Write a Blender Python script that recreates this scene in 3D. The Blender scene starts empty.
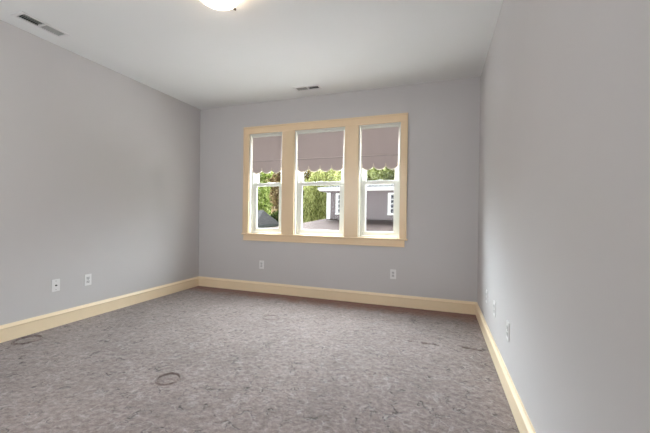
import bpy, bmesh, math, random
import numpy as np
from mathutils import Matrix, Vector, noise

random.seed(7)
SC = bpy.context.scene
COL = SC.collection

# ------------------------------------------------------------------ camera
cam_data = bpy.data.cameras.new('camera')
cam_data.sensor_fit = 'HORIZONTAL'
cam_data.sensor_width = 36.0
cam_data.lens = 322.5137 / 650.0 * 36.0
cam_data.clip_start = 0.05
cam_data.clip_end = 300
cam = bpy.data.objects.new('camera', cam_data)
COL.objects.link(cam)
R_ = Vector((0.9430335, 0.3324404, 0.0130854))
U_ = Vector((-0.0138053, -0.0001966, 0.9999047))
F_ = Vector((-0.3324113, 0.9431242, -0.0044041))
cam.matrix_world = Matrix(((R_.x, U_.x, -F_.x, 3.521157), (R_.y, U_.y, -F_.y, -4.092958),
                           (R_.z, U_.z, -F_.z, 1.123024), (0, 0, 0, 1)))
SC.camera = cam

# ------------------------------------------------------------------ exposure
SC.view_settings.view_transform = 'Standard'
SC.view_settings.look = 'None'
SC.view_settings.gamma = 1.0
SC.view_settings.use_curve_mapping = False
SC.view_settings.exposure = 0.28

# ------------------------------------------------------------------ sky (bright overcast)
SKY_BASE = 1.5
SKY_BRIGHT = 38.0
REAR_POWER = 34.0
LAMP_STRENGTH = 11.0
world = bpy.data.worlds.new('overcast_sky')
SC.world = world
world.use_nodes = True
wn = world.node_tree.nodes
wl = world.node_tree.links
wn.clear()
w_out = wn.new('ShaderNodeOutputWorld')
w_bg = wn.new('ShaderNodeBackground')
w_tc = wn.new('ShaderNodeTexCoord')
w_sep = wn.new('ShaderNodeSeparateXYZ')
wl.new(w_tc.outputs['Generated'], w_sep.inputs[0])


def w_step(src, lo, hi, v0, v1):
    n = wn.new('ShaderNodeMapRange')
    n.interpolation_type = 'SMOOTHSTEP'
    n.inputs['From Min'].default_value = lo
    n.inputs['From Max'].default_value = hi
    n.inputs['To Min'].default_value = v0
    n.inputs['To Max'].default_value = v1
    wl.new(src, n.inputs['Value'])
    return n.outputs['Result']


# the sun stands behind cloud on the window side: that half of the sky is much brighter, most of all high up
w_mul = wn.new('ShaderNodeMath')
w_mul.operation = 'MULTIPLY'
wl.new(w_step(w_sep.outputs['Y'], 0.0, 0.14, 0.0, 1.0), w_mul.inputs[0])
wl.new(w_step(w_sep.outputs['Z'], 0.08, 0.42, 0.0, SKY_BRIGHT), w_mul.inputs[1])
w_side = wn.new('ShaderNodeMath')
w_side.operation = 'MULTIPLY'
wl.new(w_mul.outputs[0], w_side.inputs[0])
wl.new(w_step(w_sep.outputs['X'], -0.7, 0.7, 1.5, 0.55), w_side.inputs[1])
w_add = wn.new('ShaderNodeMath')
w_add.operation = 'ADD'
w_add.inputs[1].default_value = SKY_BASE
wl.new(w_side.outputs[0], w_add.inputs[0])
wl.new(w_add.outputs[0], w_bg.inputs['Strength'])
w_bg.inputs['Color'].default_value = (0.84, 0.93, 1.0, 1)
wl.new(w_bg.outputs[0], w_out.inputs[0])

# ------------------------------------------------------------------ area light added as interior fill, in the made-up glazing behind the viewer
rear_data = bpy.data.lights.new('rear_fill', 'AREA')
rear_data.shape = 'RECTANGLE'
rear_data.size = 2.3
rear_data.size_y = 1.5
rear_data.energy = REAR_POWER
rear_data.color = (1.0, 1.0, 1.0)
rear = bpy.data.objects.new('rear_fill', rear_data)
COL.objects.link(rear)
rear.location = (1.575, -4.75, 1.65)
rear.rotation_euler = (-math.pi / 2, 0, math.pi)

# ------------------------------------------------------------------ dimensions (metres)
W, H = 3.953, 2.74
Y0 = -4.5                     # rear wall
OPEN_Z0, OPEN_Z1 = 0.845, 2.290
OPENS = [(0.895, 1.433), (1.622, 2.348), (2.532, 3.064)]


# ================================================================== materials
def srgb(r, g, b):
    def c(v):
        v /= 255.0
        return v / 12.92 if v <= 0.04045 else ((v + 0.055) / 1.055) ** 2.4
    return (c(r), c(g), c(b), 1.0)


def new_mat(name):
    m = bpy.data.materials.new(name)
    m.use_nodes = True
    nt = m.node_tree
    b = nt.nodes['Principled BSDF']
    return m, nt, b


def painted(name, col, rough=0.6, bump=0.0, scale=300.0, vary=0.0, spec=0.5, vscale=3.0):
    m, nt, b = new_mat(name)
    b.inputs['Roughness'].default_value = rough
    b.inputs['Specular IOR Level'].default_value = spec
    tc = nt.nodes.new('ShaderNodeTexCoord')
    nz = nt.nodes.new('ShaderNodeTexNoise')
    nz.inputs['Scale'].default_value = vscale
    nz.inputs['Detail'].default_value = 4
    nt.links.new(tc.outputs['Object'], nz.inputs['Vector'])
    mx = nt.nodes.new('ShaderNodeMix')
    mx.data_type = 'RGBA'
    mx.inputs[6].default_value = tuple(c * (1 - vary) for c in col[:3]) + (1,)
    mx.inputs[7].default_value = tuple(min(1, c * (1 + vary)) for c in col[:3]) + (1,)
    nt.links.new(nz.outputs['Fac'], mx.inputs[0])
    nt.links.new(mx.outputs[2], b.inputs['Base Color'])
    if bump > 0:
        n2 = nt.nodes.new('ShaderNodeTexNoise')
        n2.inputs['Scale'].default_value = scale
        n2.inputs['Detail'].default_value = 2
        nt.links.new(tc.outputs['Object'], n2.inputs['Vector'])
        bp = nt.nodes.new('ShaderNodeBump')
        bp.inputs['Strength'].default_value = bump
        bp.inputs['Distance'].default_value = 0.002
        nt.links.new(n2.outputs['Fac'], bp.inputs['Height'])
        nt.links.new(bp.outputs[0], b.inputs['Normal'])
    return m


M_WALL = painted('wall_paint', srgb(202, 198, 198), 0.55, 0.12, 220, 0.012, 0.35)
M_CEIL = painted('ceiling_paint', srgb(232, 232, 232), 0.9, 0.08, 200, 0.01, 0.2)
M_TRIM = painted('cream_trim_paint', srgb(238, 211, 175), 0.26, 0.05, 60, 0.03, 0.5, 8.0)
M_BASE = painted('cream_baseboard_paint', srgb(246, 225, 192), 0.3, 0.05, 60, 0.03, 0.5, 8.0)
M_WHITE = painted('white_vinyl', srgb(231, 230, 222), 0.35, 0.0, 1, 0.01, 0.5)
M_PLATE = painted('white_plastic', srgb(232, 230, 230), 0.35, 0.0, 1, 0.01, 0.5)
M_DARK = painted('dark_slot', srgb(40, 38, 38), 0.6, 0.0, 1, 0.05)
M_DUCT = painted('duct_black', srgb(32, 32, 33), 0.8, 0.0, 1, 0.05)
M_VENT = painted('vent_white_enamel', srgb(228, 226, 227), 0.45, 0.0, 1, 0.01)
M_LOUVER = painted('vent_grey_louver', srgb(178, 178, 175), 0.5, 0.0, 1, 0.02)
M_NICKEL = painted('brushed_metal', srgb(120, 112, 104), 0.35, 0.0, 1, 0.02)
M_NICKEL.node_tree.nodes['Principled BSDF'].inputs['Metallic'].default_value = 0.9
M_FRINGE = painted('cream_fringe', srgb(226, 214, 200), 0.85, 0.4, 900, 0.05, 0.2)
M_BARK = painted('bark', srgb(96, 78, 62), 0.9, 0.6, 12, 0.2, 0.2)
M_FASCIA = painted('exterior_white', srgb(236, 234, 230), 0.5, 0.0, 1, 0.01)
M_SIDING = painted('grey_siding_paint', srgb(122, 110, 110), 0.6, 0.05, 40, 0.03, 0.3, 6.0)
M_BOUNCE = painted('pale_bounce', srgb(216, 208, 204), 0.9, 0.3, 40, 0.05, 0.2)
M_GRASS = painted('lawn', srgb(60, 66, 40), 0.9, 0.5, 30, 0.25, 0.2, 4.0)


def fabric_material():
    m, nt, b = new_mat('shade_fabric')
    b.inputs['Base Color'].default_value = srgb(206, 191, 188)
    b.inputs['Roughness'].default_value = 0.85
    b.inputs['Specular IOR Level'].default_value = 0.2
    tc = nt.nodes.new('ShaderNodeTexCoord')
    wv = nt.nodes.new('ShaderNodeTexWave')
    wv.bands_direction = 'X'
    wv.inputs['Scale'].default_value = 60
    wv.inputs['Distortion'].default_value = 1.0
    nt.links.new(tc.outputs['Object'], wv.inputs['Vector'])
    bp = nt.nodes.new('ShaderNodeBump')
    bp.inputs['Strength'].default_value = 0.12
    bp.inputs['Distance'].default_value = 0.002
    nt.links.new(wv.outputs['Fac'], bp.inputs['Height'])
    nt.links.new(bp.outputs[0], b.inputs['Normal'])
    return m


M_FABRIC = fabric_material()


def glass_material():
    m = bpy.data.materials.new('window_glass')
    m.use_nodes = True
    nt = m.node_tree
    nt.nodes.clear()
    out = nt.nodes.new('ShaderNodeOutputMaterial')
    mix = nt.nodes.new('ShaderNodeMixShader')
    tr = nt.nodes.new('ShaderNodeBsdfTransparent')
    tr.inputs['Color'].default_value = (0.96, 0.97, 0.96, 1)
    gl = nt.nodes.new('ShaderNodeBsdfGlossy')
    gl.inputs['Roughness'].default_value = 0.02
    fr = nt.nodes.new('ShaderNodeFresnel')
    # same reflectance on both faces of the pane (the node inverts the index on back faces)
    gm = nt.nodes.new('ShaderNodeNewGeometry')
    ior = nt.nodes.new('ShaderNodeMapRange')
    ior.inputs['To Min'].default_value = 1.16
    ior.inputs['To Max'].default_value = 1 / 1.16
    nt.links.new(gm.outputs['Backfacing'], ior.inputs['Value'])
    nt.links.new(ior.outputs['Result'], fr.inputs['IOR'])
    nt.links.new(fr.outputs[0], mix.inputs[0])
    nt.links.new(tr.outputs[0], mix.inputs[1])
    nt.links.new(gl.outputs[0], mix.inputs[2])
    nt.links.new(mix.outputs[0], out.inputs[0])
    return m


M_GLASS = glass_material()
M_PANE = painted('dark_house_glass', srgb(62, 66, 74), 0.08, 0.0, 1, 0.1)


def lamp_glass():
    m, nt, b = new_mat('lit_frosted_glass')
    b.inputs['Base Color'].default_value = (0.9, 0.86, 0.78, 1)
    b.inputs['Roughness'].default_value = 0.4
    b.inputs['Emission Color'].default_value = (1.0, 0.82, 0.62, 1)
    b.inputs['Emission Strength'].default_value = LAMP_STRENGTH
    return m


M_BOWL = lamp_glass()


def shingle_material(name, c1, c2):
    m, nt, b = new_mat(name)
    b.inputs['Roughness'].default_value = 1.0
    b.inputs['Specular IOR Level'].default_value = 0.05
    tc = nt.nodes.new('ShaderNodeTexCoord')
    br = nt.nodes.new('ShaderNodeTexBrick')
    br.inputs['Color1'].default_value = c1
    br.inputs['Color2'].default_value = c2
    br.inputs['Mortar'].default_value = tuple(v * 0.55 for v in c1[:3]) + (1,)
    br.inputs['Scale'].default_value = 1.0
    br.inputs['Brick Width'].default_value = 0.32
    br.inputs['Row Height'].default_value = 0.15
    br.inputs['Mortar Size'].default_value = 0.012
    nt.links.new(tc.outputs['Object'], br.inputs['Vector'])
    nz = nt.nodes.new('ShaderNodeTexNoise')
    nz.inputs['Scale'].default_value = 1.3
    nz.inputs['Detail'].default_value = 6
    nt.links.new(tc.outputs['Object'], nz.inputs['Vector'])
    mx = nt.nodes.new('ShaderNodeMix')
    mx.data_type = 'RGBA'
    mx.blend_type = 'MULTIPLY'
    mx.inputs[0].default_value = 0.6
    rp = nt.nodes.new('ShaderNodeValToRGB')
    rp.color_ramp.elements[0].position = 0.3
    rp.color_ramp.elements[0].color = (0.5, 0.5, 0.5, 1)
    rp.color_ramp.elements[1].position = 0.7
    nt.links.new(nz.outputs['Fac'], rp.inputs[0])
    nt.links.new(br.outputs['Color'], mx.inputs[6])
    nt.links.new(rp.outputs[0], mx.inputs[7])
    nt.links.new(mx.outputs[2], b.inputs['Base Color'])
    bp = nt.nodes.new('ShaderNodeBump')
    bp.inputs['Strength'].default_value = 0.5
    bp.inputs['Distance'].default_value = 0.01
    nt.links.new(br.outputs['Fac'], bp.inputs['Height'])
    bp.invert = True
    nt.links.new(bp.outputs[0], b.inputs['Normal'])
    return m


M_SHINGLE = shingle_material('mauve_shingles', srgb(90, 78, 74), srgb(75, 65, 62))
M_SHINGLE_G = shingle_material('grey_shingles', srgb(42, 38, 37), srgb(32, 30, 29))


LEAF_ALBEDO = 0.62


def leaf_material(name, c_dark, c_mid, c_light):
    m = bpy.data.materials.new(name)
    m.use_nodes = True
    nt = m.node_tree
    nt.nodes.clear()
    out = nt.nodes.new('ShaderNodeOutputMaterial')
    mix = nt.nodes.new('ShaderNodeMixShader')
    mix.inputs[0].default_value = 0.45
    df = nt.nodes.new('ShaderNodeBsdfDiffuse')
    tl = nt.nodes.new('ShaderNodeBsdfTranslucent')
    geo = nt.nodes.new('ShaderNodeNewGeometry')
    rp = nt.nodes.new('ShaderNodeValToRGB')
    e = rp.color_ramp.elements
    e[0].position = 0.0
    e[0].color = c_dark
    e[1].position = 1.0
    e[1].color = c_light
    k = e.new(0.5)
    k.color = c_mid
    for q in e:
        q.color = tuple(v * LEAF_ALBEDO for v in q.color[:3]) + (1,)
    nt.links.new(geo.outputs['Random Per Island'], rp.inputs[0])
    nt.links.new(rp.outputs[0], df.inputs['Color'])
    nt.links.new(rp.outputs[0], tl.inputs['Color'])
    nt.links.new(df.outputs[0], mix.inputs[1])
    nt.links.new(tl.outputs[0], mix.inputs[2])
    nt.links.new(mix.outputs[0], out.inputs[0])
    return m


L_LIME = leaf_material('lime_leaves', srgb(120, 138, 70), srgb(190, 204, 112), srgb(236, 238, 168))
L_COPPER = leaf_material('copper_leaves', srgb(120, 96, 76), srgb(190, 158, 122), srgb(224, 202, 160))
L_DARK = leaf_material('dark_green_leaves', srgb(34, 44, 24), srgb(62, 76, 40), srgb(96, 110, 56))
L_OLIVE = leaf_material('olive_leaves', srgb(70, 58, 38), srgb(124, 108, 66), srgb(176, 162, 98))
L_WILLOW = leaf_material('willow_leaves', srgb(96, 98, 56), srgb(164, 166, 98), srgb(212, 210, 146))
L_GREEN = leaf_material('green_leaves', srgb(92, 100, 54), srgb(156, 162, 96), srgb(214, 214, 156))


def carpet_material():
    m, nt, b = new_mat('patterned_carpet')
    N = nt.nodes
    L = nt.links
    b.inputs['Roughness'].default_value = 0.95
    b.inputs['Specular IOR Level'].default_value = 0.1
    b.inputs['Sheen Weight'].default_value = 0.25
    b.inputs['Sheen Roughness'].default_value = 0.5
    tc = N.new('ShaderNodeTexCoord')

    def noise_tex(scale, detail=4, rough=0.55, vec=None):
        n = N.new('ShaderNodeTexNoise')
        n.inputs['Scale'].default_value = scale
        n.inputs['Detail'].default_value = detail
        n.inputs['Roughness'].default_value = rough
        L.new(vec if vec else tc.outputs['Object'], n.inputs['Vector'])
        return n

    def ramp(src, p0, c0, p1, c1):
        r = N.new('ShaderNodeValToRGB')
        r.color_ramp.elements[0].position = p0
        r.color_ramp.elements[0].color = c0
        r.color_ramp.elements[1].position = p1
        r.color_ramp.elements[1].color = c1
        L.new(src, r.inputs[0])
        return r

    def math_(op, a, bb):
        n = N.new('ShaderNodeMath')
        n.operation = op
        for i, v in enumerate((a, bb)):
            if isinstance(v, (int, float)):
                n.inputs[i].default_value = v
            else:
                L.new(v, n.inputs[i])
        return n.outputs[0]

    def mix(fac, a, bb, mode='MIX'):
        n = N.new('ShaderNodeMix')
        n.data_type = 'RGBA'
        n.blend_type = mode
        for i, v in ((0, fac), (6, a), (7, bb)):
            if isinstance(v, (int, float)):
                n.inputs[i].default_value = v
            elif isinstance(v, tuple):
                n.inputs[i].default_value = v
            else:
                L.new(v, n.inputs[i])
        return n.outputs[2]

    # distorted coordinates so that the vein lines wander like leaf sprays
    dn = noise_tex(9.0, 3)
    add = N.new('ShaderNodeVectorMath')
    add.operation = 'MULTIPLY_ADD'
    L.new(dn.outputs['Color'], add.inputs[0])
    add.inputs[1].default_value = (0.22, 0.22, 0.0)
    L.new(tc.outputs['Object'], add.inputs[2])

    def veins(scale, width, vec):
        v = N.new('ShaderNodeTexVoronoi')
        v.feature = 'DISTANCE_TO_EDGE'
        v.inputs['Scale'].default_value = scale
        L.new(vec, v.inputs['Vector'])
        return ramp(v.outputs['Distance'], 0.0, (1, 1, 1, 1), width, (0, 0, 0, 1)).outputs[0]

    broken = ramp(noise_tex(9.0, 2).outputs['Fac'], 0.52, (0, 0, 0, 1), 0.57, (1, 1, 1, 1)).outputs[0]
    broken2 = ramp(noise_tex(11.0, 2, vec=add.outputs[0]).outputs['Fac'], 0.50, (0, 0, 0, 1), 0.57, (1, 1, 1, 1)).outputs[0]
    dark_v = math_('MULTIPLY', veins(10.0, 0.038, add.outputs[0]), broken)
    shift = N.new('ShaderNodeVectorMath')
    shift.operation = 'ADD'
    L.new(add.outputs[0], shift.inputs[0])
    shift.inputs[1].default_value = (3.13, 1.71, 0)
    light_v = math_('MULTIPLY', veins(12.0, 0.06, shift.outputs[0]), broken2)

    base = ramp(noise_tex(30.0, 6, 0.72).outputs['Fac'], 0.34, srgb(115, 102, 99), 0.66, srgb(156, 141, 137)).outputs[0]
    patch = ramp(noise_tex(2.2, 4, 0.6).outputs['Fac'], 0.35, (0.86, 0.86, 0.86, 1), 0.65, (1.06, 1.06, 1.06, 1)).outputs[0]
    c = mix(1.0, base, patch, 'MULTIPLY')
    c = mix(math_('MULTIPLY', dark_v, 0.9), c, srgb(64, 56, 56))
    c = mix(math_('MULTIPLY', light_v, 0.28), c, srgb(206, 198, 196))
    fine = ramp(noise_tex(240.0, 2, 0.6).outputs['Fac'], 0.3, (0.84, 0.84, 0.84, 1), 0.7, (1.1, 1.1, 1.1, 1)).outputs[0]
    c = mix(1.0, c, fine, 'MULTIPLY')
    # warm brown shade painted into the pile beside the window wall, with a ragged outline
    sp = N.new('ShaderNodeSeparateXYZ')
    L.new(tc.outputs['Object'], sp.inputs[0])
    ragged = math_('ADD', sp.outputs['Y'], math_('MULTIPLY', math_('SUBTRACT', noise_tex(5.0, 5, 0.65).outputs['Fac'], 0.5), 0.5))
    warm_shade = ramp(math_('ADD', ragged, 1.0), 0.64, (0, 0, 0, 1), 0.86, (1, 1, 1, 1)).outputs[0]
    c = mix(math_('MULTIPLY', warm_shade, 0.85), c, srgb(134, 84, 62))
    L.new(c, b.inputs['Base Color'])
    h = math_('SUBTRACT', math_('MULTIPLY', noise_tex(120.0, 3).outputs['Fac'], 0.6), math_('MULTIPLY', dark_v, 0.5))
    bp = N.new('ShaderNodeBump')
    bp.inputs['Strength'].default_value = 0.8
    bp.inputs['Distance'].default_value = 0.008
    L.new(h, bp.inputs['Height'])
    L.new(bp.outputs[0], b.inputs['Normal'])
    return m


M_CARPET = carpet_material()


# ================================================================== mesh helpers
def obj(name, bm, mats, parent=None, loc=(0, 0, 0), smooth=False):
    me = bpy.data.meshes.new(name)
    bmesh.ops.recalc_face_normals(bm, faces=bm.faces)
    if smooth:
        for f in bm.faces:
            f.smooth = True
    bm.to_mesh(me)
    bm.free()
    for m in (mats if isinstance(mats, (list, tuple)) else [mats]):
        me.materials.append(m)
    o = bpy.data.objects.new(name, me)
    COL.objects.link(o)
    if parent is not None:
        o.parent = parent
    o.location = loc
    return o


def thing(name, label, cat, loc=(0, 0, 0), rotz=0.0, group=None):
    o = bpy.data.objects.new(name, None)
    COL.objects.link(o)
    o.empty_display_size = 0.1
    o.location = loc
    o.rotation_euler = (0, 0, rotz)
    tag(o, label, cat, group)
    return o


def tag(o, label, cat, group=None, kind=None):
    o['label'] = label
    o['category'] = cat
    if group:
        o['group'] = group
    if kind:
        o['kind'] = kind


def box(bm, x0, x1, y0, y1, z0, z1, bevel=0.0, mat=0, seg=2):
    vs = [bm.verts.new((x, y, z)) for x in (x0, x1) for y in (y0, y1) for z in (z0, z1)]
    idx = [(0, 1, 3, 2), (4, 6, 7, 5), (0, 4, 5, 1), (2, 3, 7, 6), (0, 2, 6, 4), (1, 5, 7, 3)]
    fs = [bm.faces.new([vs[i] for i in q]) for q in idx]
    for f in fs:
        f.material_index = mat
    if bevel > 0:
        bmesh.ops.recalc_face_normals(bm, faces=fs)
        es = list({e for f in fs for e in f.edges})
        r = bmesh.ops.bevel(bm, geom=es, offset=bevel, segments=seg, profile=0.6, affect='EDGES', clamp_overlap=True)
        for f in r['faces']:
            f.material_index = mat
    return fs


def prism(bm, pts, axis, a0, a1, mat=0):
    """extrude a closed 2D outline along an axis ('x','y','z')"""
    def P(p, a):
        return {'x': (a, p[0], p[1]), 'y': (p[0], a, p[1]), 'z': (p[0], p[1], a)}[axis]
    lo = [bm.verts.new(P(p, a0)) for p in pts]
    hi = [bm.verts.new(P(p, a1)) for p in pts]
    n = len(pts)
    fs = [bm.faces.new(lo), bm.faces.new(hi[::-1])]
    for i in range(n):
        fs.append(bm.faces.new((lo[i], lo[(i + 1) % n], hi[(i + 1) % n], hi[i])))
    for f in fs:
        f.material_index = mat
    return fs


def tube(bm, p0, p1, r0, r1=None, seg=12, mat=0):
    r1 = r0 if r1 is None else r1
    p0, p1 = Vector(p0), Vector(p1)
    d = (p1 - p0).normalized()
    a = d.orthogonal().normalized()
    b2 = d.cross(a)
    A = [bm.verts.new(p0 + (a * math.cos(t) + b2 * math.sin(t)) * r0) for t in [2 * math.pi * i / seg for i in range(seg)]]
    B = [bm.verts.new(p1 + (a * math.cos(t) + b2 * math.sin(t)) * r1) for t in [2 * math.pi * i / seg for i in range(seg)]]
    fs = [bm.faces.new(A), bm.faces.new(B)]
    for i in range(seg):
        fs.append(bm.faces.new((A[i], A[(i + 1) % seg], B[(i + 1) % seg], B[i])))
    for f in fs:
        f.material_index = mat


def lathe(bm, prof, seg=48, mat=0):
    rings = []
    for r, z in prof:
        if r < 1e-6:
            rings.append([bm.verts.new((0, 0, z))])
        else:
            rings.append([bm.verts.new((r * math.cos(2 * math.pi * i / seg), r * math.sin(2 * math.pi * i / seg), z)) for i in range(seg)])
    for a, b2 in zip(rings, rings[1:]):
        for i in range(seg):
            j = (i + 1) % seg
            if len(a) == 1 and len(b2) == 1:
                continue
            if len(a) == 1:
                f = bm.faces.new((a[0], b2[i], b2[j]))
            elif len(b2) == 1:
                f = bm.faces.new((a[i], a[j], b2[0]))
            else:
                f = bm.faces.new((a[i], a[j], b2[j], b2[i]))
            f.material_index = mat


def grid_slab(bm, us, vs, holes, put):
    """solid slab with rectangular holes: put(u0,u1,v0,v1) adds one cell"""
    for u0, u1 in zip(us, us[1:]):
        for v0, v1 in zip(vs, vs[1:]):
            cu, cv = (u0 + u1) / 2, (v0 + v1) / 2
            if any(a < cu < b2 and c < cv < d for a, b2, c, d in holes):
                continue
            put(u0, u1, v0, v1)


def slab_weld(bm):
    """merge cells of a slab and drop the faces between them"""
    bmesh.ops.remove_doubles(bm, verts=bm.verts, dist=1e-5)
    seen = {}
    for f in bm.faces:
        key = tuple(sorted(v.index for v in f.verts))
        seen.setdefault(key, []).append(f)
    bm.verts.index_update()
    seen = {}
    for f in bm.faces:
        seen.setdefault(tuple(sorted(v.index for v in f.verts)), []).append(f)
    kill = [f for fs in seen.values() if len(fs) > 1 for f in fs]
    bmesh.ops.delete(bm, geom=kill, context='FACES_ONLY')


def structure(name, bm, mats, label, cat, parent=None, loc=(0, 0, 0), smooth=False):
    o = obj(name, bm, mats, parent, loc, smooth)
    tag(o, label, cat, kind='structure')
    return o


def copy_tree(src, loc, rotz, label=None):
    r = src.copy()
    COL.objects.link(r)
    r.location = loc
    r.rotation_euler = (0, 0, rotz)
    if label:
        r['label'] = label
    for ch in list(src.children):
        c = ch.copy()
        COL.objects.link(c)
        c.parent = r
        for g in ch.children:
            d = g.copy()
            COL.objects.link(d)
            d.parent = c
    return r


# ================================================================== room shell
# floor: carpet with pile relief and the dents left by furniture
def carpet_floor():
    def lines(lo, hi, step, bands):
        v, t = [], lo
        while t < hi - 1e-6:
            v.append(t)
            t += next((f for a, c, f in bands if a <= t < c), step)
        return np.array(v + [hi])
    # finer mesh where furniture has marked the pile
    xs = lines(0.0, W, 0.0065, [(0.03, 0.27, 0.0022), (1.70, 1.92, 0.0022)])
    ys = lines(Y0, 0.0, 0.0065, [(Y0, -3.3, 0.02), (-2.49, -2.18, 0.0022), (-1.12, -0.86, 0.0028)])
    X, Y = np.meshgrid(xs, ys)
    rng = np.random.default_rng(3)

    def smooth_noise(cell):
        nx, ny = int(W / cell) + 3, int(-Y0 / cell) + 3
        g = rng.random((ny, nx))
        fx, fy = X / cell, (Y - Y0) / cell
        ix, iy = np.clip(fx.astype(int), 0, nx - 2), np.clip(fy.astype(int), 0, ny - 2)
        tx, ty = fx - ix, fy - iy
        tx, ty = tx * tx * (3 - 2 * tx), ty * ty * (3 - 2 * ty)
        return (g[iy, ix] * (1 - tx) * (1 - ty) + g[iy, ix + 1] * tx * (1 - ty)
                + g[iy + 1, ix] * (1 - tx) * ty + g[iy + 1, ix + 1] * tx * ty) - 0.5

    Z = smooth_noise(0.016) * 0.003 + smooth_noise(0.034) * 0.003 + smooth_noise(0.09) * 0.004 - 0.004
    # ring dents (cup marks of heavy furniture)
    for cx, cy, ra, rb, depth, wd in ((1.803, -2.380, 0.070, 0.066, 0.0075, 0.0036), (0.150, -2.300, 0.085, 0.088, 0.011, 0.0048),
                                      (1.812, -0.965, 0.082, 0.070, 0.004, 0.0048)):
        d = np.sqrt(((X - cx) / ra) ** 2 + ((Y - cy) / rb) ** 2)
        dist = (d - 1) * min(ra, rb)
        Z -= depth * np.exp(-(dist / wd) ** 2)
        Z += depth * 1.1 * np.exp(-((dist - 2.1 * wd) / wd) ** 2)
    # short slit dents
    for x0, x1, y0, y1, depth in ((3.40, 3.53, -1.088, -1.094, 0.015), (3.74, 3.88, -1.062, -1.085, 0.022), (3.285, 3.30, -1.09, -1.09, 0.015)):
        t = np.clip((X - x0) / (x1 - x0), 0, 1)
        d = np.hypot(X - (x0 + t * (x1 - x0)), Y - (y0 + t * (y1 - y0)))
        Z -= depth * np.exp(-(d / 0.011) ** 2)
    edge = np.minimum(np.minimum(X, W - X), -Y)
    Z = np.where(edge < 0.02, -0.003, Z)
    me = bpy.data.meshes.new('floor')
    nx, ny = len(xs), len(ys)
    me.vertices.add(nx * ny)
    me.vertices.foreach_set('co', np.stack([X, Y, Z], -1).astype(np.float32).ravel())
    i = np.arange(nx - 1)[None, :] + nx * np.arange(ny - 1)[:, None]
    q = np.stack([i, i + 1, i + nx + 1, i + nx], -1).reshape(-1, 4)
    me.loops.add(q.size)
    me.loops.foreach_set('vertex_index', q.ravel().astype(np.int32))
    me.polygons.add(len(q))
    me.polygons.foreach_set('loop_start', np.arange(0, q.size, 4, dtype=np.int32))
    me.polygons.foreach_set('use_smooth', np.ones(len(q), dtype=bool))
    me.update()
    me.validate()
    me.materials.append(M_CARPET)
    o = bpy.data.objects.new('floor', me)
    COL.objects.link(o)
    tag(o, 'grey mauve patterned carpet floor with furniture dents', 'carpet', kind='structure')


carpet_floor()

WT = 0.18   # wall thickness
bm = bmesh.new()
holes = [(a, b2, OPEN_Z0 - 0.002, OPEN_Z1) for a, b2 in OPENS]
us = sorted({-WT, 0.0, W, W + WT} | {v for o in OPENS for v in o})
grid_slab(bm, us, [-0.25, OPEN_Z0 - 0.002, OPEN_Z1, H + 0.15], holes, lambda u0, u1, v0, v1: box(bm, u0, u1, 0.0, WT, v0, v1))
slab_weld(bm)
structure('wall_back', bm, M_WALL, 'grey lilac painted wall with the triple window', 'wall')
bm = bmesh.new()
box(bm, -WT, 0.0, Y0 - WT, 0.0, -0.25, H + 0.15)
structure('wall_left', bm, M_WALL, 'plain grey wall with two wall plates, left of the window wall', 'wall')
bm = bmesh.new()
box(bm, W, W + WT, Y0 - WT, 0.0, -0.25, H + 0.15)
structure('wall_right', bm, M_WALL, 'plain grey wall on the right close to the viewer', 'wall')

# wall behind the viewer, with a made-up glazed opening for the fill light
RO = (0.40, 2.75, 0.90, 2.40)
bm = bmesh.new()
grid_slab(bm, [0.0, RO[0], RO[1], W], [-0.25, RO[2], RO[3], H + 0.15], [RO],
          lambda u0, u1, v0, v1: box(bm, u0, u1, Y0 - WT, Y0, v0, v1))
slab_weld(bm)
structure('wall_front', bm, M_WALL, 'wall behind the viewer with a wide opening added for fill light', 'wall')
bm = bmesh.new()
for a, b2, c, d in ((RO[0], RO[1], RO[3] - 0.06, RO[3]), (RO[0], RO[1], RO[2], RO[2] + 0.06),
                    (RO[0], RO[0] + 0.06, RO[2] + 0.06, RO[3] - 0.06), (RO[1] - 0.06, RO[1], RO[2] + 0.06, RO[3] - 0.06)):
    box(bm, a, b2, Y0 - 0.12, Y0 - 0.04, c, d, 0.004)
wr = structure('added_window', bm, M_WHITE, 'wide white framed glazing added behind the viewer for fill light', 'window')
bm = bmesh.new()
box(bm, RO[0] + 0.05, RO[1] - 0.05, Y0 - 0.085, Y0 - 0.075, RO[2] + 0.05, RO[3] - 0.05)
obj('glass_pane', bm, M_GLASS, wr)

# ceiling with the two register holes
VL = (0.200, 0.300, -2.425, -2.110)     # hole of the left register (x0,x1,y0,y1)
VB = (1.775, 2.075, -0.335, -0.245)     # hole of the register near the window wall
bm = bmesh.new()
us = sorted({-WT, W + WT, VL[0], VL[1], VB[0], VB[1]})
vs = sorted({Y0 - WT, WT, VL[2], VL[3], VB[2], VB[3]})
grid_slab(bm, us, vs, [VL, VB], lambda u0, u1, v0, v1: box(bm, u0, u1, v0, v1, H, H + 0.15))
slab_weld(bm)
structure('ceiling', bm, M_CEIL, 'flat white painted ceiling', 'ceiling')

# baseboards: flat board with an ogee cap
BH, BT = 0.147, 0.018
prof = [(0, 0.0), (0.016, 0.0), (0.016, 0.110), (0.021, 0.114), (0.0225, 0.119), (0.020, 0.125), (0.013, 0.132), (0.009, 0.139),
        (0.007, 0.147), (0, 0.147)]
ZB = -0.004


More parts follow.
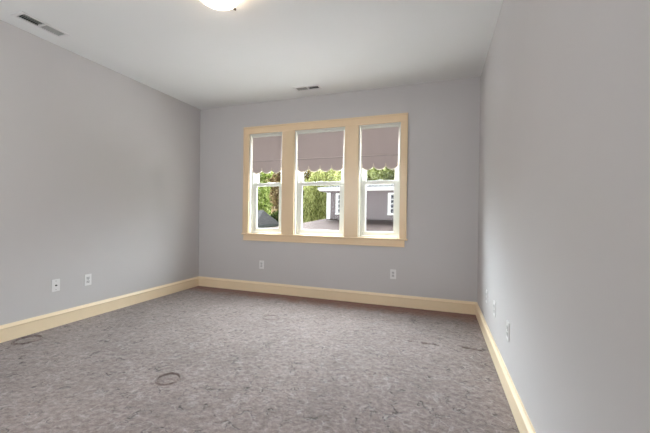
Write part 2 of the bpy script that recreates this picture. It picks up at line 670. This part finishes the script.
def baseboard(name, a0, a1, side, label):
    bm = bmesh.new()
    if side == 'left':
        prism(bm, [(p[0], p[1] + ZB) for p in prof], 'y', a0, a1)
    elif side == 'right':
        prism(bm, [(W - p[0], p[1] + ZB) for p in prof], 'y', a0, a1)
    elif side == 'back':
        prism(bm, [(-p[0], p[1] + ZB) for p in prof], 'x', a0, a1)
    else:
        prism(bm, [(Y0 + p[0], p[1] + ZB) for p in prof], 'x', a0, a1)
    structure(name, bm, M_BASE, label, 'baseboard')


baseboard('baseboard_back', 0.0, W, 'back', 'cream moulded baseboard below the triple window')
baseboard('baseboard_left', Y0, -BT, 'left', 'cream moulded baseboard along the left wall')
baseboard('baseboard_right', Y0, -BT, 'right', 'cream moulded baseboard along the right wall')
baseboard('baseboard_front', BT, W - BT, 'front', ' cream baseboard behind the viewer')

# ------------------------------------------------------------------ window casing
CX0, CX1, CZ1 = 0.803, 3.150, 2.394


def casing(name, x0, x1, z0, z1, label, band=None):
    bm = bmesh.new()
    box(bm, x0, x1, -0.020, 0.0, z0, z1, 0.003)
    if band:
        for b2 in band:
            box(bm, b2[0], b2[1], -0.029, -0.018, b2[2], b2[3], 0.004)
    structure(name, bm, M_TRIM, label, 'window trim')


ZS = 0.845     # top of the stool
casing('trim_1', CX0, CX1, OPEN_Z1, CZ1, 'cream head casing across the top of the triple window',
       [(CX0, CX1, CZ1 - 0.022, CZ1)])
casing('trim_2', CX0, OPENS[0][0], ZS, OPEN_Z1, 'cream side casing at the left edge of the triple window',
       [(CX0, CX0 + 0.022, ZS, OPEN_Z1 + 0.08)])
casing('trim_3', OPENS[0][1], OPENS[1][0], ZS, OPEN_Z1, 'wide cream mullion casing between left and middle windows')
casing('trim_4', OPENS[1][1], OPENS[2][0], ZS, OPEN_Z1, 'wide cream mullion casing between middle and right windows')
casing('trim_5', OPENS[2][1], CX1, ZS, OPEN_Z1, 'cream side casing at the right edge of the triple window',
       [(CX1 - 0.022, CX1, ZS, OPEN_Z1 + 0.08)])
bm = bmesh.new()
box(bm, CX0 - 0.012, CX1 + 0.014, -0.036, -0.0005, ZS - 0.024, ZS, 0.008, seg=3)
for a, b2 in OPENS:
    box(bm, a + 0.001, b2 - 0.001, -0.004, 0.05, ZS - 0.0025, ZS - 0.0005)
structure('trim_6', bm, M_TRIM, 'cream window stool ledge under the triple window', 'window sill')
bm = bmesh.new()
box(bm, CX0 + 0.010, CX1 - 0.022, -0.019, 0.0, 0.738, ZS - 0.022, 0.003)
box(bm, CX0 + 0.010, CX1 - 0.022, -0.024, -0.017, 0.738, 0.750, 0.003)
structure('trim_7', bm, M_TRIM, 'cream apron board below the window stool', 'window trim')


# ------------------------------------------------------------------ double hung windows
def frame_bars(bm, x0, x1, z0, z1, y0, y1, l, r, t, b2, bev=0.004):
    box(bm, x0, x1, y0, y1, z0, z0 + b2, bev)
    box(bm, x0, x1, y0, y1, z1 - t, z1, bev)
    box(bm, x0, x0 + l, y0, y1, z0 + b2, z1 - t, bev)
    box(bm, x1 - r, x1, y0, y1, z0 + b2, z1 - t, bev)


ZM = 1.580     # top of the lower sash (meeting rail)


def window(name, x0, x1, label):
    bm = bmesh.new()
    z0, z1 = ZS, OPEN_Z1
    j = 0.014
    # jamb liner round the opening, then the stops that hold the sashes
    box(bm, x0, x0 + j, 0.001, 0.165, z0, z1)
    box(bm, x1 - j, x1, 0.001, 0.165, z0, z1)
    box(bm, x0 + j, x1 - j, 0.001, 0.165, z1 - j, z1)
    box(bm, x0 + j, x1 - j, 0.052, 0.165, z0, z0 + 0.016)
    for xa, xb in ((x0 + j, x0 + j + 0.022), (x1 - j - 0.022, x1 - j)):
        box(bm, xa, xb, 0.050, 0.062, z0 + 0.016, z1 - j, 0.002)
        box(bm, xa, xb, 0.098, 0.103, z0 + 0.016, z1 - j, 0.001)
        box(bm, xa, xb, 0.142, 0.160, z0 + 0.016, z1 - j, 0.002)
    w = structure(name, bm, M_WHITE, label, 'window')
    # lower sash (inner track)
    s0, s1 = x0 + j + 0.004, x1 - j - 0.004
    bm = bmesh.new()
    frame_bars(bm, s0, s1, z0 + 0.018, ZM, 0.064, 0.096, 0.063, 0.063, 0.042, 0.050)
    for xa, xb, za, zb in ((s0 + 0.063, s1 - 0.063, z0 + 0.068, z0 + 0.074), (s0 + 0.063, s1 - 0.063, ZM - 0.048, ZM - 0.042),
                           (s0 + 0.063, s0 + 0.069, z0 + 0.074, ZM - 0.048), (s1 - 0.069, s1 - 0.063, z0 + 0.074, ZM - 0.048)):
        box(bm, xa, xb, 0.070, 0.090, za, zb)
    ls = obj('lower_sash', bm, M_WHITE, w)
    bm = bmesh.new()
    box(bm, s0 + 0.066, s1 - 0.066, 0.078, 0.082, z0 + 0.070, ZM - 0.044)
    obj('glass_pane', bm, M_GLASS, ls)
    bm = bmesh.new()
    xm = (s0 + s1) / 2
    box(bm, xm - 0.03, xm + 0.03, 0.070, 0.092, ZM, ZM + 0.006, 0.002)
    tube(bm, (xm, 0.081, ZM + 0.006), (xm, 0.081, ZM + 0.014), 0.010, 0.009)
    box(bm, xm - 0.004, xm + 0.028, 0.072, 0.079, ZM + 0.006, ZM + 0.012, 0.002)
    obj('sash_lock', bm, M_WHITE, ls)
    # upper sash (outer track)
    bm = bmesh.new()
    frame_bars(bm, s0, s1, ZM - 0.032, z1 - j - 0.002, 0.106, 0.139, 0.063, 0.063, 0.050, 0.036)
    us_ = obj('upper_sash', bm, M_WHITE, w)
    bm = bmesh.new()
    box(bm, s0 + 0.060, s1 - 0.060, 0.120, 0.124, ZM, z1 - 0.064)
    obj('glass_pane', bm, M_GLASS, us_)
    return w


window('window_1', *OPENS[0], 'narrow white double hung window on the left, dark garage roof behind')
window('window_2', *OPENS[1], 'wide white double hung window in the middle')
window('window_3', *OPENS[2], 'narrow white double hung window on the right, grey siding behind')


# ------------------------------------------------------------------ roller shades with scalloped hems
def shade(x0, x1, n, label):
    t = thing('roller_shade', label, 'window shade', ((x0 + x1) / 2, 0.030, OPEN_Z1 - 0.016), 0, 'scalloped roller shades in the triple window')
    hw = (x1 - x0) / 2 - 0.024
    zt = OPEN_Z1 - 0.016
    seam, low, cusp = 1.893 - zt, 1.716 - zt, 1.765 - zt
    fw = hw - 0.006
    # headrail
    bm = bmesh.new()
    box(bm, -hw, hw, -0.016, 0.014, -0.030, 0.0, 0.006, seg=3)
    obj('headrail', bm, M_WHITE, t)
    # fabric with a shallow hem pocket along the seam and a scalloped skirt
    def edge(u):           # u 0..1 across: convex scallops meeting in upward cusps
        s = abs(math.sin(math.pi * n * u + 0.0))
        return cusp + (low - cusp) * s ** 0.7
    cols, rows = n * 24, 12
    th = 0.0012

    def sheet(y):
        g = []
        for i in range(cols + 1):
            u = i / cols
            x = -fw + 2 * fw * u
            e = edge(u)
            col = []
            zs = [-0.028, seam + 0.012, seam + 0.006, seam, seam - 0.006] + [seam - 0.006 + (e - seam + 0.006) * k / rows for k in range(1, rows + 1)]
            for k, z in enumerate(zs):
                yy = y + (-0.004 if k == 2 else (-0.003 if k == 3 else 0.0))
                yy += 0.0012 * math.sin(u * 17 + z * 4)
                col.append(bm.verts.new((x, yy, z)))
            g.append(col)
        return g
    bm = bmesh.new()
    A, B = sheet(-0.001), sheet(-0.001 + th)
    for g, fl in ((A, False), (B, True)):
        for i in range(cols):
            for k in range(len(g[0]) - 1):
                q = (g[i][k], g[i + 1][k], g[i + 1][k + 1], g[i][k + 1])
                bm.faces.new(q[::-1] if fl else q)
    for i in range(cols):
        for k in (0, len(A[0]) - 1):
            bm.faces.new((A[i][k], A[i + 1][k], B[i + 1][k], B[i][k]))
    for i in (0, cols):
        for k in range(len(A[0]) - 1):
            bm.faces.new((A[i][k], A[i][k + 1], B[i][k + 1], B[i][k]))
    fab = obj('fabric', bm, M_FABRIC, t, smooth=False)
    # slat pocket ends peeking out at the seam
    bm = bmesh.new()
    box(bm, -fw - 0.006, fw + 0.006, -0.0045, 0.0045, seam - 0.005, seam + 0.001, 0.001)
    obj('hem_slat', bm, M_NICKEL_DULL, fab)
    # braided trim following the scallops
    bm = bmesh.new()
    pts = []
    for i in range(cols + 1):
        u = i / cols
        pts.append(Vector((-fw + 2 * fw * u, -0.001, edge(u) + 0.003)))
    for p, q in zip(pts, pts[1:]):
        tube(bm, p, q, 0.0085, 0.0085, 6)
    for k in range(0, n + 1):
        u = k / n
        x = -fw + 2 * fw * u
        x = max(-fw + 0.008, min(fw - 0.008, x))
        tube(bm, (x, -0.001, cusp - 0.004), (x, -0.001, cusp + 0.034), 0.012, 0.004, 8)
    obj('fringe_trim', bm, M_FRINGE, fab)
    return t


M_NICKEL_DULL = painted('seam_grey', srgb(176, 162, 160), 0.7, 0.0, 1, 0.02)
shade(*OPENS[0], 3, 'mauve grey scalloped roller shade half lowered in the left window')
shade(*OPENS[1], 4, 'widest mauve grey scalloped roller shade, in the middle window')
shade(*OPENS[2], 3, 'mauve grey scalloped roller shade half lowered in the right window')


# ------------------------------------------------------------------ wall plates
def make_outlet(label):
    t = thing('wall_outlet', label, 'outlet', (0, 0, 0), 0, 'duplex outlets along the walls')
    bm = bmesh.new()
    box(bm, -0.036, 0.036, -0.0065, 0.0, -0.059, 0.059, 0.0025)
    obj('cover_plate', bm, M_PLATE, t)
    for s in (-1, 1):
        bm = bmesh.new()
        z = s * 0.0195
        box(bm, -0.0165, 0.0165, -0.0095, -0.005, z - 0.0145, z + 0.0145, 0.003)
        box(bm, -0.0075, -0.0050, -0.0099, -0.0090, z - 0.002, z + 0.008, 0, 1)
        box(bm, 0.0050, 0.0075, -0.0099, -0.0090, z - 0.002, z + 0.007, 0, 1)
        tube(bm, (0, -0.0090, z - 0.0075), (0, -0.0099, z - 0.0075), 0.0026, None, 10, 1)
        obj('socket', bm, [M_SOCKET, M_DARK], t)
    bm = bmesh.new()
    tube(bm, (0, -0.006, 0), (0, -0.0085, 0), 0.0032, None, 12)
    obj('screw', bm, M_NICKEL, t)
    return t


M_SOCKET = painted('socket_plastic', srgb(205, 203, 204), 0.4, 0.0, 1, 0.01)
o1 = make_outlet('white duplex outlet on the window wall, below the left window')
o1.location = (1.118, 0, 0.394)
copy_tree(o1, (2.993, 0, 0.394), 0, 'white duplex outlet on the window wall, below the right window')
copy_tree(o1, (0, -1.690, 0.400), math.pi / 2, 'white duplex outlet on the left wall, beside the cable plate')
copy_tree(o1, (W, -0.785, 0.392), -math.pi / 2, 'outlet on the right wall nearest the window corner')
copy_tree(o1, (W, -1.228, 0.398), -math.pi / 2, 'middle of the three outlets on the right wall')
copy_tree(o1, (W, -1.756, 0.398), -math.pi / 2, 'outlet on the right wall nearest the viewer')

t = thing('cable_plate', 'white wall plate with one dark jack on the left wall', 'wall plate', (0, -1.996, 0.402), math.pi / 2)
bm = bmesh.new()
box(bm, -0.036, 0.036, -0.0065, 0.0, -0.059, 0.059, 0.0025)
obj('cover_plate', bm, M_PLATE, t)
bm = bmesh.new()
tube(bm, (0, -0.006, 0), (0, -0.009, 0), 0.0085, None, 6)
tube(bm, (0, -0.009, 0), (0, -0.019, 0), 0.0050, None, 14)
j = obj('jack', bm, M_DARK, t)
j['label'] = 'dark threaded cable jack'
for s in (-1, 1):
    bm = bmesh.new()
    tube(bm, (0, -0.006, s * 0.042), (0, -0.0082, s * 0.042), 0.003, None, 12)
    obj('screw', bm, M_NICKEL, t)


# ------------------------------------------------------------------ ceiling registers
def register(hole, along, label, dark_first):
    x0, x1, y0, y1 = hole
    t = thing('ceiling_vent', label, 'vent', ((x0 + x1) / 2, (y0 + y1) / 2, H), 0, 'ceiling vents')
    hx, hy = (x1 - x0) / 2, (y1 - y0) / 2
    m = 0.026
    bm = bmesh.new()
    box(bm, -hx - m, hx + m, -hy - m, -hy, -0.007, 0.0, 0.003)
    box(bm, -hx - m, hx + m, hy, hy + m, -0.007, 0.0, 0.003)
    box(bm, -hx - m, -hx, -hy, hy, -0.007, 0.0, 0.003)
    box(bm, hx, hx + m, -hy, hy, -0.007, 0.0, 0.003)
    if along == 'y':
        box(bm, -hx, hx, -0.006, 0.006, -0.007, 0.014, 0.002)
    else:
        box(bm, -0.006, 0.006, -hy, hy, -0.007, 0.014, 0.002)
    obj('vent_frame', bm, M_VENT, t)
    # sheet metal duct above the hole
    bm = bmesh.new()
    e = 0.0015
    box(bm, -hx + e, hx - e, -hy + e, hy - e, 0.100, 0.104)
    box(bm, -hx + e, -hx + 2 * e, -hy + e, hy - e, 0.003, 0.100)
    box(bm, hx - 2 * e, hx - e, -hy + e, hy - e, 0.003, 0.100)
    box(bm, -hx + e, hx - e, -hy + e, -hy + 2 * e, 0.003, 0.100)
    box(bm, -hx + e, hx - e, hy - 2 * e, hy - e, 0.003, 0.100)
    obj('duct', bm, M_DUCT, t)
    # two banks of slanted blades throwing air outward
    L_, S_ = (hy, hx) if along == 'y' else (hx, hy)
    for sgn in (-1, 1):
        bm = bmesh.new()
        nb = 9
        for k in range(nb):
            c = sgn * (0.012 + (L_ - 0.018) * (k + 0.5) / nb)
            w = 0.011
            up = (c - sgn * w * 0.75, 0.017)
            dn = (c + sgn * w * 0.75, -0.004)
            nrm = Vector((dn[1] - up[1], up[0] - dn[0])).normalized() * 0.0006
            pts = [(up[0] + nrm.x, up[1] + nrm.y), (dn[0] + nrm.x, dn[1] + nrm.y), (dn[0] - nrm.x, dn[1] - nrm.y), (up[0] - nrm.x, up[1] - nrm.y)]
            if along == 'y':
                prism(bm, pts, 'x', -S_ + 0.002, S_ - 0.002)
            else:
                prism(bm, pts, 'y', -S_ + 0.002, S_ - 0.002)
        # lengthwise stiffener
        if along == 'y':
            box(bm, -0.0015, 0.0015, min(sgn * 0.006, sgn * L_), max(sgn * 0.006, sgn * L_), 0.004, 0.016)
        else:
            box(bm, min(sgn * 0.006, sgn * L_), max(sgn * 0.006, sgn * L_), -0.0015, 0.0015, 0.004, 0.016)
        obj('louver_bank', bm, M_LOUVER, t)
    return t


register(VL, 'y', 'white slotted ceiling vent beside the left wall', 1)
register(VB, 'x', 'white slotted ceiling vent above the triple window', 1)

# ------------------------------------------------------------------ ceiling light
LX, LY = 2.005, -2.165
t = thing('ceiling_light', 'round frosted glass bowl ceiling light, switched on', 'ceiling light', (LX, LY, H))
bm = bmesh.new()
lathe(bm, [(0.0, 0.0), (0.125, 0.0), (0.130, -0.006), (0.130, -0.034), (0.125, -0.040), (0.0, -0.042)], 48)
obj('ceiling_pan', bm, M_VENT, t, smooth=False)
RB = 0.148
bm = bmesh.new()
pr = []
for k in range(15):
    a = (k / 14) * math.pi / 2
    pr.append((RB * math.sin(a), -0.046 - 0.060 * math.cos(a)))
pr += [(RB + 0.004, -0.046), (RB + 0.004, -0.043), (RB - 0.004, -0.043)]
pr += [((RB - 0.005) * math.sin(a), -0.046 - 0.055 * math.cos(a)) for a in [math.pi / 2 * (1 - k / 14) for k in range(15)]]
lathe(bm, pr, 64)
obj('glass_bowl', bm, M_BOWL, t, smooth=True)
for k in range(3):
    a = math.radians(80 + 120 * k)
    ca, sa = math.cos(a), math.sin(a)
    bm = bmesh.new()
    tube(bm, (ca * 0.125, sa * 0.125, -0.026), (ca * (RB + 0.010), sa * (RB + 0.010), -0.034), 0.0035, None, 8)
    tube(bm, (ca * (RB + 0.010), sa * (RB + 0.010), -0.034), (ca * (RB + 0.010), sa * (RB + 0.010), -0.058), 0.004, None, 8)
    tube(bm, (ca * (RB - 0.004), sa * (RB - 0.004), -0.056), (ca * (RB + 0.024), sa * (RB + 0.024), -0.056), 0.008, 0.008, 12)
    obj('clip', bm, M_NICKEL, t)

# ================================================================== outside
GZ = -3.2
bm = bmesh.new()
box(bm, -70, 60, 0.6, 90, GZ - 0.2, GZ)
structure('ground', bm, M_GRASS, 'lawn outside far below the windows', 'lawn')
bm = bmesh.new()
box(bm, -14, 16, 0.25, 8.4, GZ - 0.1, GZ + 0.02)  # unseen pale slab, added to reflect daylight up onto the ceiling
structure('bounce_slab', bm, M_BOUNCE, 'unseen pale slab added below the window wall to bounce daylight indoors', 'paving')

# ---- neighbouring wing: clapboard wall, eave, low roofs
hw_ = thing('house_wing', 'grey clapboard house wing with white trim seen through the windows', 'house', (0, 15, GZ))
OY, OZ = 15.0, GZ


def P(bm_name, bm, mat, parent=None):
    bmesh.ops.translate(bm, verts=bm.verts, vec=(0, -OY, -OZ))
    return obj(bm_name, bm, mat, parent or hw_)


XL, XR = -3.05, 6.0
bm = bmesh.new()
ex = 0.14
z = 0.35
while z < 2.52:                       # clapboard courses, each leaning out at its lower edge
    prism(bm, [(OY + 0.0, z), (OY - 0.045, z), (OY - 0.006, z + ex + 0.01), (OY + 0.0, z + ex + 0.01)], 'x', XL + 0.02, XR)
    prism(bm, [(XL + 0.0, z), (XL - 0.022, z), (XL - 0.006, z + ex + 0.01), (XL + 0.0, z + ex + 0.01)], 'y', OY + 0.02, 18.5)
    z += ex
box(bm, XL, XR, OY, 19.0, GZ, 2.62)
P('siding_wall', bm, M_SIDING)
bm = bmesh.new()
box(bm, XL - 0.05, XL + 0.20, OY - 0.055, OY + 0.02, 0.85, 2.52, 0.004)
box(bm, XL - 0.035, XL + 0.0, OY + 0.02, OY + 0.22, 0.85, 2.52, 0.004)
P('corner_board', bm, M_FASCIA)
bm = bmesh.new()
box(bm, XL - 0.03, XR, OY - 0.03, OY + 0.01, 2.47, 2.60)
box(bm, XL - 0.36, XR, OY - 0.42, OY + 0.10, 2.59, 2.62)
P('frieze_board', bm, M_SIDING)
bm = bmesh.new()
box(bm, XL - 0.42, XR, OY - 0.46, OY - 0.42, 2.60, 2.80, 0.004)
box(bm, XL - 0.42, XL - 0.38, OY - 0.42, 19.0, 2.60, 2.80, 0.004)
prism(bm, [(OY - 0.46, 2.80), (OY - 0.55, 2.80), (OY - 0.56, 2.72), (OY - 0.52, 2.68), (OY - 0.46, 2.68)], 'x', XL - 0.46, XR)
P('fascia', bm, M_FASCIA)
# upper roof: shallow hip
bm = bmesh.new()
e0, e1 = 2.79, 2.83
va = [bm.verts.new(v) for v in ((XL - 0.48, OY - 0.55, e1), (XR, OY - 0.55, e1), (XR, OY + 2.6, 3.36), (XL + 2.0, OY + 2.6, 3.36),
                                 (XL - 0.48, OY + 5.7, e1), (XR, OY + 5.7, e1))]
bm.faces.new((va[0], va[1], va[2], va[3]))
bm.faces.new((va[0], va[3], va[4]))
bm.faces.new((va[3], va[2], va[5], va[4]))
bm.faces.new((va[1], va[5], va[2]))
bm.faces.new((va[0], va[4], va[5], va[1]))
P('upper_roof', bm, M_SHINGLE_G)
# lower roof in front, with its hip running down to the left
SL = 0.333


def rz(y, top=0.9):
    return top - SL * (15 - y)


bm = bmesh.new()
pl = [(6.0, 15.05), (-3.1, 15.05), (-4.40, 14.15), (-6.81, 12.90), (-12.5, 9.6), (-12.5, 8.3), (6.0, 8.3)]
topv = [bm.verts.new((x, y, rz(y))) for x, y in pl]
botv = [bm.verts.new((x, y, rz(y) - 0.16)) for x, y in pl]
bm.faces.new(topv)
bm.faces.new(botv[::-1])
for i in range(len(pl)):
    k = (i + 1) % len(pl)
    bm.faces.new((topv[i], topv[k], botv[k], botv[i]))
# the slope falling away behind the hip
bk = [(-3.1, 16.6), (-5.2, 15.4), (-7.6, 14.2), (-13.4, 10.8)]
hv = topv[1:5]
bv = [bm.verts.new((x, y, rz(pl[i + 1][1]) - 0.55)) for i, (x, y) in enumerate(bk)]
for i in range(3):
    bm.faces.new((hv[i], hv[i + 1], bv[i + 1], bv[i]))
P('lower_roof', bm, M_SHINGLE)
bm = bmesh.new()
box(bm, -12.0, 6.0, 8.8, 9.4, GZ, rz(9.0) - 0.2)
box(bm, -3.0, 6.0, 9.4, 15.0, GZ, rz(9.4) - 0.2)
P('lower_wall', bm, M_SIDING)
# windows of the wing: casing, sash bars, panes
for wx in (-2.50, 0.70):
    bm = bmesh.new()
    x0, x1, z0, z1 = wx, wx + 1.10, 1.20, 2.47
    frame_bars(bm, x0, x1, z0, z1, OY - 0.06, OY + 0.01, 0.16, 0.16, 0.10, 0.09, 0.004)
    box(bm, x0 - 0.03, x1 + 0.03, OY - 0.085, OY - 0.02, z0 - 0.03, z0 + 0.04, 0.004)
    wo = P('window', bm, M_FASCIA)
    bm = bmesh.new()
    box(bm, x0 + 0.15, x1 - 0.15, OY - 0.034, OY - 0.026, z0 + 0.08, z1 - 0.09)
    P('pane', bm, M_PANE, wo)
    bm = bmesh.new()
    for k in range(1, 4):
        zz = z0 + 0.09 + (z1 - z0 - 0.19) * k / 4
        box(bm, x0 + 0.15, x1 - 0.15, OY - 0.048, OY - 0.034, zz - 0.022, zz + 0.022)
    for k in range(1, 3):
        xx = x0 + 0.16 + (x1 - x0 - 0.32) * k / 3
        box(bm, xx - 0.022, xx + 0.022, OY - 0.048, OY - 0.034, z0 + 0.09, z1 - 0.10)
    P('muntin', bm, M_FASCIA, wo)

# ---- garage with a steep hip roof, behind the lower roof on the left
A_, B_, C_, D_ = (-8.55, 15.5), (-9.6, 21.3), (-17.5, 20.3), (-16.5, 14.5)
ez, rzv = 0.32, 1.46
g = thing('garage', 'garage with dark grey hip roof seen through the left window', 'garage', (-12.5, 18, GZ))


def G(name, bm, mat):
    bmesh.ops.translate(bm, verts=bm.verts, vec=(12.5, -18, -GZ))
    return obj(name, bm, mat, g)


bm = bmesh.new()
e = [bm.verts.new((x, y, ez + 0.02)) for x, y in (A_, B_, C_, D_)]
r1 = bm.verts.new((-9.95, 19.0, rzv))
r2 = bm.verts.new((-15.0, 17.6, rzv))
bm.faces.new((e[0], e[1], r1))
bm.faces.new((e[1], e[2], r2, r1))
bm.faces.new((e[2], e[3], r2))
bm.faces.new((e[3], e[0], r1, r2))
bm.faces.new(e[::-1])
G('roof', bm, M_SHINGLE_G)
bm = bmesh.new()
q = [A_, B_, C_, D_]
for i in range(4):
    (xa, ya), (xb, yb) = q[i], q[(i + 1) % 4]
    d = Vector((xb - xa, yb - ya)).normalized()
    n = Vector((d.y, -d.x)) * 0.05
    vv = [bm.verts.new(v) for v in ((xa, ya, ez - 0.17), (xb, yb, ez - 0.17), (xb, yb, ez + 0.02), (xa, ya, ez + 0.02),
                                    (xa - n.x, ya - n.y, ez - 0.17), (xb - n.x, yb - n.y, ez - 0.17), (xb - n.x, yb - n.y, ez + 0.015), (xa - n.x, ya - n.y, ez + 0.015))]
    for f in ((0, 1, 2, 3), (4, 7, 6, 5), (0, 4, 5, 1), (3, 2, 6, 7), (0, 3, 7, 4), (1, 5, 6, 2)):
        bm.faces.new([vv[k] for k in f])
M_BROWN = painted('dark_brown_fascia', srgb(9, 6, 6), 0.6, 0.0, 1, 0.05)
f_ = G('fascia', bm, M_BROWN)
f_['label'] = 'dark brown fascia'
bm = bmesh.new()
ins = [(-8.95, 15.9), (-9.95, 20.9), (-17.1, 19.9), (-16.1, 14.9)]
lo = [bm.verts.new((x, y, GZ)) for x, y in ins]
hi = [bm.verts.new((x, y, ez)) for x, y in ins]
for i in range(4):
    k = (i + 1) % 4
    bm.faces.new((lo[i], lo[k], hi[k], hi[i]))
bm.faces.new(hi)
G('wall', bm, M_SIDING)


# ---- trees
def leaf(bm, c, size, nrm, droop=0.25, long=1.5):
    nrm = nrm.normalized()
    a = nrm.orthogonal().normalized()
    a = Matrix.Rotation(random.uniform(0, 6.283), 3, nrm) @ a
    b2 = nrm.cross(a)
    v = [bm.verts.new(c + a * size * long * 0.5), bm.verts.new(c + b2 * size * 0.5 + nrm * size * droop),
         bm.verts.new(c - a * size * long * 0.5), bm.verts.new(c - b2 * size * 0.5 + nrm * size * droop)]
    bm.faces.new((v[0], v[1], v[2]))
    bm.faces.new((v[0], v[2], v[3]))


def rand_dir():
    while True:
        v = Vector((random.uniform(-1, 1), random.uniform(-1, 1), random.uniform(-1, 1)))
        if 0.05 < v.length < 1:
            return v.normalized()


def tree(name, label, x, y, lobes, mat, n, size, group='trees beyond the house wing'):
    """lobes: (dx, dy, z, rx, ry, rz) ellipsoids of the crown, heights above the ground"""
    t = thing(name, label, 'tree', (x, y, GZ), 0, group)
    top = max(l[2] for l in lobes)
    bm = bmesh.new()
    tube(bm, (0, 0, -0.1), (0.05, 0, top * 0.55), 0.20, 0.13, 10)
    tube(bm, (0.05, 0, top * 0.55), (0, 0.05, top), 0.13, 0.05, 8)
    for l in lobes:
        tube(bm, (0.03, 0, max(0.8, l[2] * 0.5)), (l[0], l[1], l[2]), 0.07, 0.03, 6)
    obj('trunk', bm, M_BARK, t)
    bm = bmesh.new()
    vol = [l[3] * l[4] * l[5] for l in lobes]
    for l, v in zip(lobes, vol):
        for k in range(int(n * v / sum(vol))):
            d = rand_dir()
            r = random.uniform(0.45, 1.0) ** 0.5
            wob = 1 + 0.25 * noise.noise(d * 2.3 + Vector((x, y, l[2])))
            c = Vector((l[0] + d.x * l[3] * r * wob, l[1] + d.y * l[4] * r * wob, l[2] + d.z * l[5] * r * wob))
            if c.z < 0.05:
                continue
            leaf(bm, c, size * random.uniform(0.6, 1.3), d + rand_dir() * 0.8)
    obj('foliage', bm, mat, t)
    return t


def willow(label, x, y, h, r, n):
    t = thing('willow_tree', label, 'tree', (x, y, GZ), 0, 'trees beyond the house wing')
    bm = bmesh.new()
    tube(bm, (0, 0, -0.1), (0, 0, h * 0.6), 0.22, 0.15, 10)
    for k in range(9):
        a = k * 0.7
        tube(bm, (0, 0, h * 0.5), (math.cos(a) * r * 0.6, math.sin(a) * r * 0.6, h * 0.92), 0.08, 0.03, 6)
    obj('trunk', bm, M_BARK, t)
    bm = bmesh.new()
    for k in range(n):
        a = random.uniform(0, 6.283)
        rr = r * random.uniform(0.25, 1.0) ** 0.6
        zt = h * (0.97 - 0.25 * (rr / r) ** 2) + random.uniform(-0.5, 0.4)
        ln = random.uniform(2.5, 6.0)
        px, py = math.cos(a) * rr, math.sin(a) * rr
        m = int(ln / 0.17)
        for q_ in range(m):
            z = zt - q_ * 0.17
            if z < 0.2:
                break
            c = Vector((px + random.gauss(0, 0.05), py + random.gauss(0, 0.05), z))
            s = random.uniform(0.10, 0.17)
            d = Vector((random.gauss(0, 1), random.gauss(0, 1), 0)).normalized()
            u = Vector((random.gauss(0, 0.25), random.gauss(0, 0.25), -1)) * s * 1.3
            bm.faces.new((bm.verts.new(c + d * s * 0.4), bm.verts.new(c + u), bm.verts.new(c - d * s * 0.4), bm.verts.new(c - u * 0.6)))
    obj('foliage', bm, L_WILLOW, t)


# heights below are above the ground (GZ = -3.2)
tree('leafy_tree', 'bright lime green tree at the left of the left window', -15.4, 26.3,
     [(0, 0, 4.0, 1.9, 1.6, 2.0), (-0.4, 0, 7.0, 2.0, 1.6, 2.2), (0.6, 0.3, 9.4, 1.5, 1.3, 1.6), (1.0, -0.3, 5.4, 1.0, 1.0, 1.3)], L_LIME, 6000, 0.22)
tree('leafy_tree', 'brown copper leaved tree at the right of the left window', -13.6, 29.5,
     [(0, 0, 4.4, 1.3, 1.3, 1.5), (0, 0, 6.6, 1.5, 1.5, 1.6), (-0.6, 0, 8.6, 1.6, 1.4, 1.6), (0.6, 0, 9.6, 1.4, 1.4, 1.4)], L_COPPER, 5200, 0.20)
tree('evergreen_tree', 'dark evergreen behind the garage roof, below the copper tree', -11.9, 25.2,
     [(0, 0, 1.9, 1.5, 1.3, 1.8), (0, 0, 3.5, 1.0, 1.0, 1.2)], L_DARK, 4500, 0.16)
tree('leafy_tree', 'brownish olive tree at the left of the middle window', -12.4, 33.8,
     [(0, 0, 3.8, 1.5, 1.4, 1.9), (-0.2, 0, 6.4, 1.5, 1.4, 1.8), (0.1, 0, 8.8, 1.5, 1.4, 1.5)], L_OLIVE, 5600, 0.19)
willow('yellow green willow with hanging strands behind the house corner', -7.0, 26.2, 9.8, 2.3, 330)
tree('leafy_tree', 'light green tree above the house roof, right half of the middle window', -3.8, 32.5,
     [(0, 0, 6.4, 2.2, 1.8, 2.4), (-0.8, 0, 8.8, 1.8, 1.6, 1.6), (1.0, 0, 9.0, 1.7, 1.6, 1.5)], L_WILLOW, 6000, 0.20)
tree('leafy_tree', 'green tree above the house roof, left part of the right window', -0.9, 28.0,
     [(0, 0, 6.2, 1.9, 1.7, 2.2), (-0.5, 0, 8.8, 1.7, 1.5, 1.7), (0.7, 0, 9.2, 1.4, 1.4, 1.3)], L_GREEN, 6000, 0.18)
tree('leafy_tree', 'green tree above the house roof, right part of the right window', 2.2, 32.5,
     [(0, 0, 6.2, 1.9, 1.7, 2.2), (-0.6, 0, 8.8, 1.7, 1.5, 1.7), (0.8, 0, 9.2, 1.5, 1.4, 1.4)], L_GREEN, 6000, 0.18)
back = [(-26.4, 38, L_GREEN), (-22.3, 43, L_DARK), (-18.2, 38, L_LIME), (-14.1, 43, L_OLIVE), (-10.0, 38, L_OLIVE), (-5.9, 43, L_GREEN), (-1.8, 38, L_GREEN), (2.3, 43, L_DARK), (6.4, 38, L_GREEN)]
for x, y, m in back:
    tree('woodland_tree', 'tree in the far row behind the nearer trees', x, y,
         [(0, 0, 3.4, 2.6, 1.6, 2.9), (0, 0, 7.6, 2.6, 1.6, 2.8), (0.3, 0, 11.2, 2.2, 1.5, 2.2)], m, 5000, 0.34, 'far row of woodland trees')
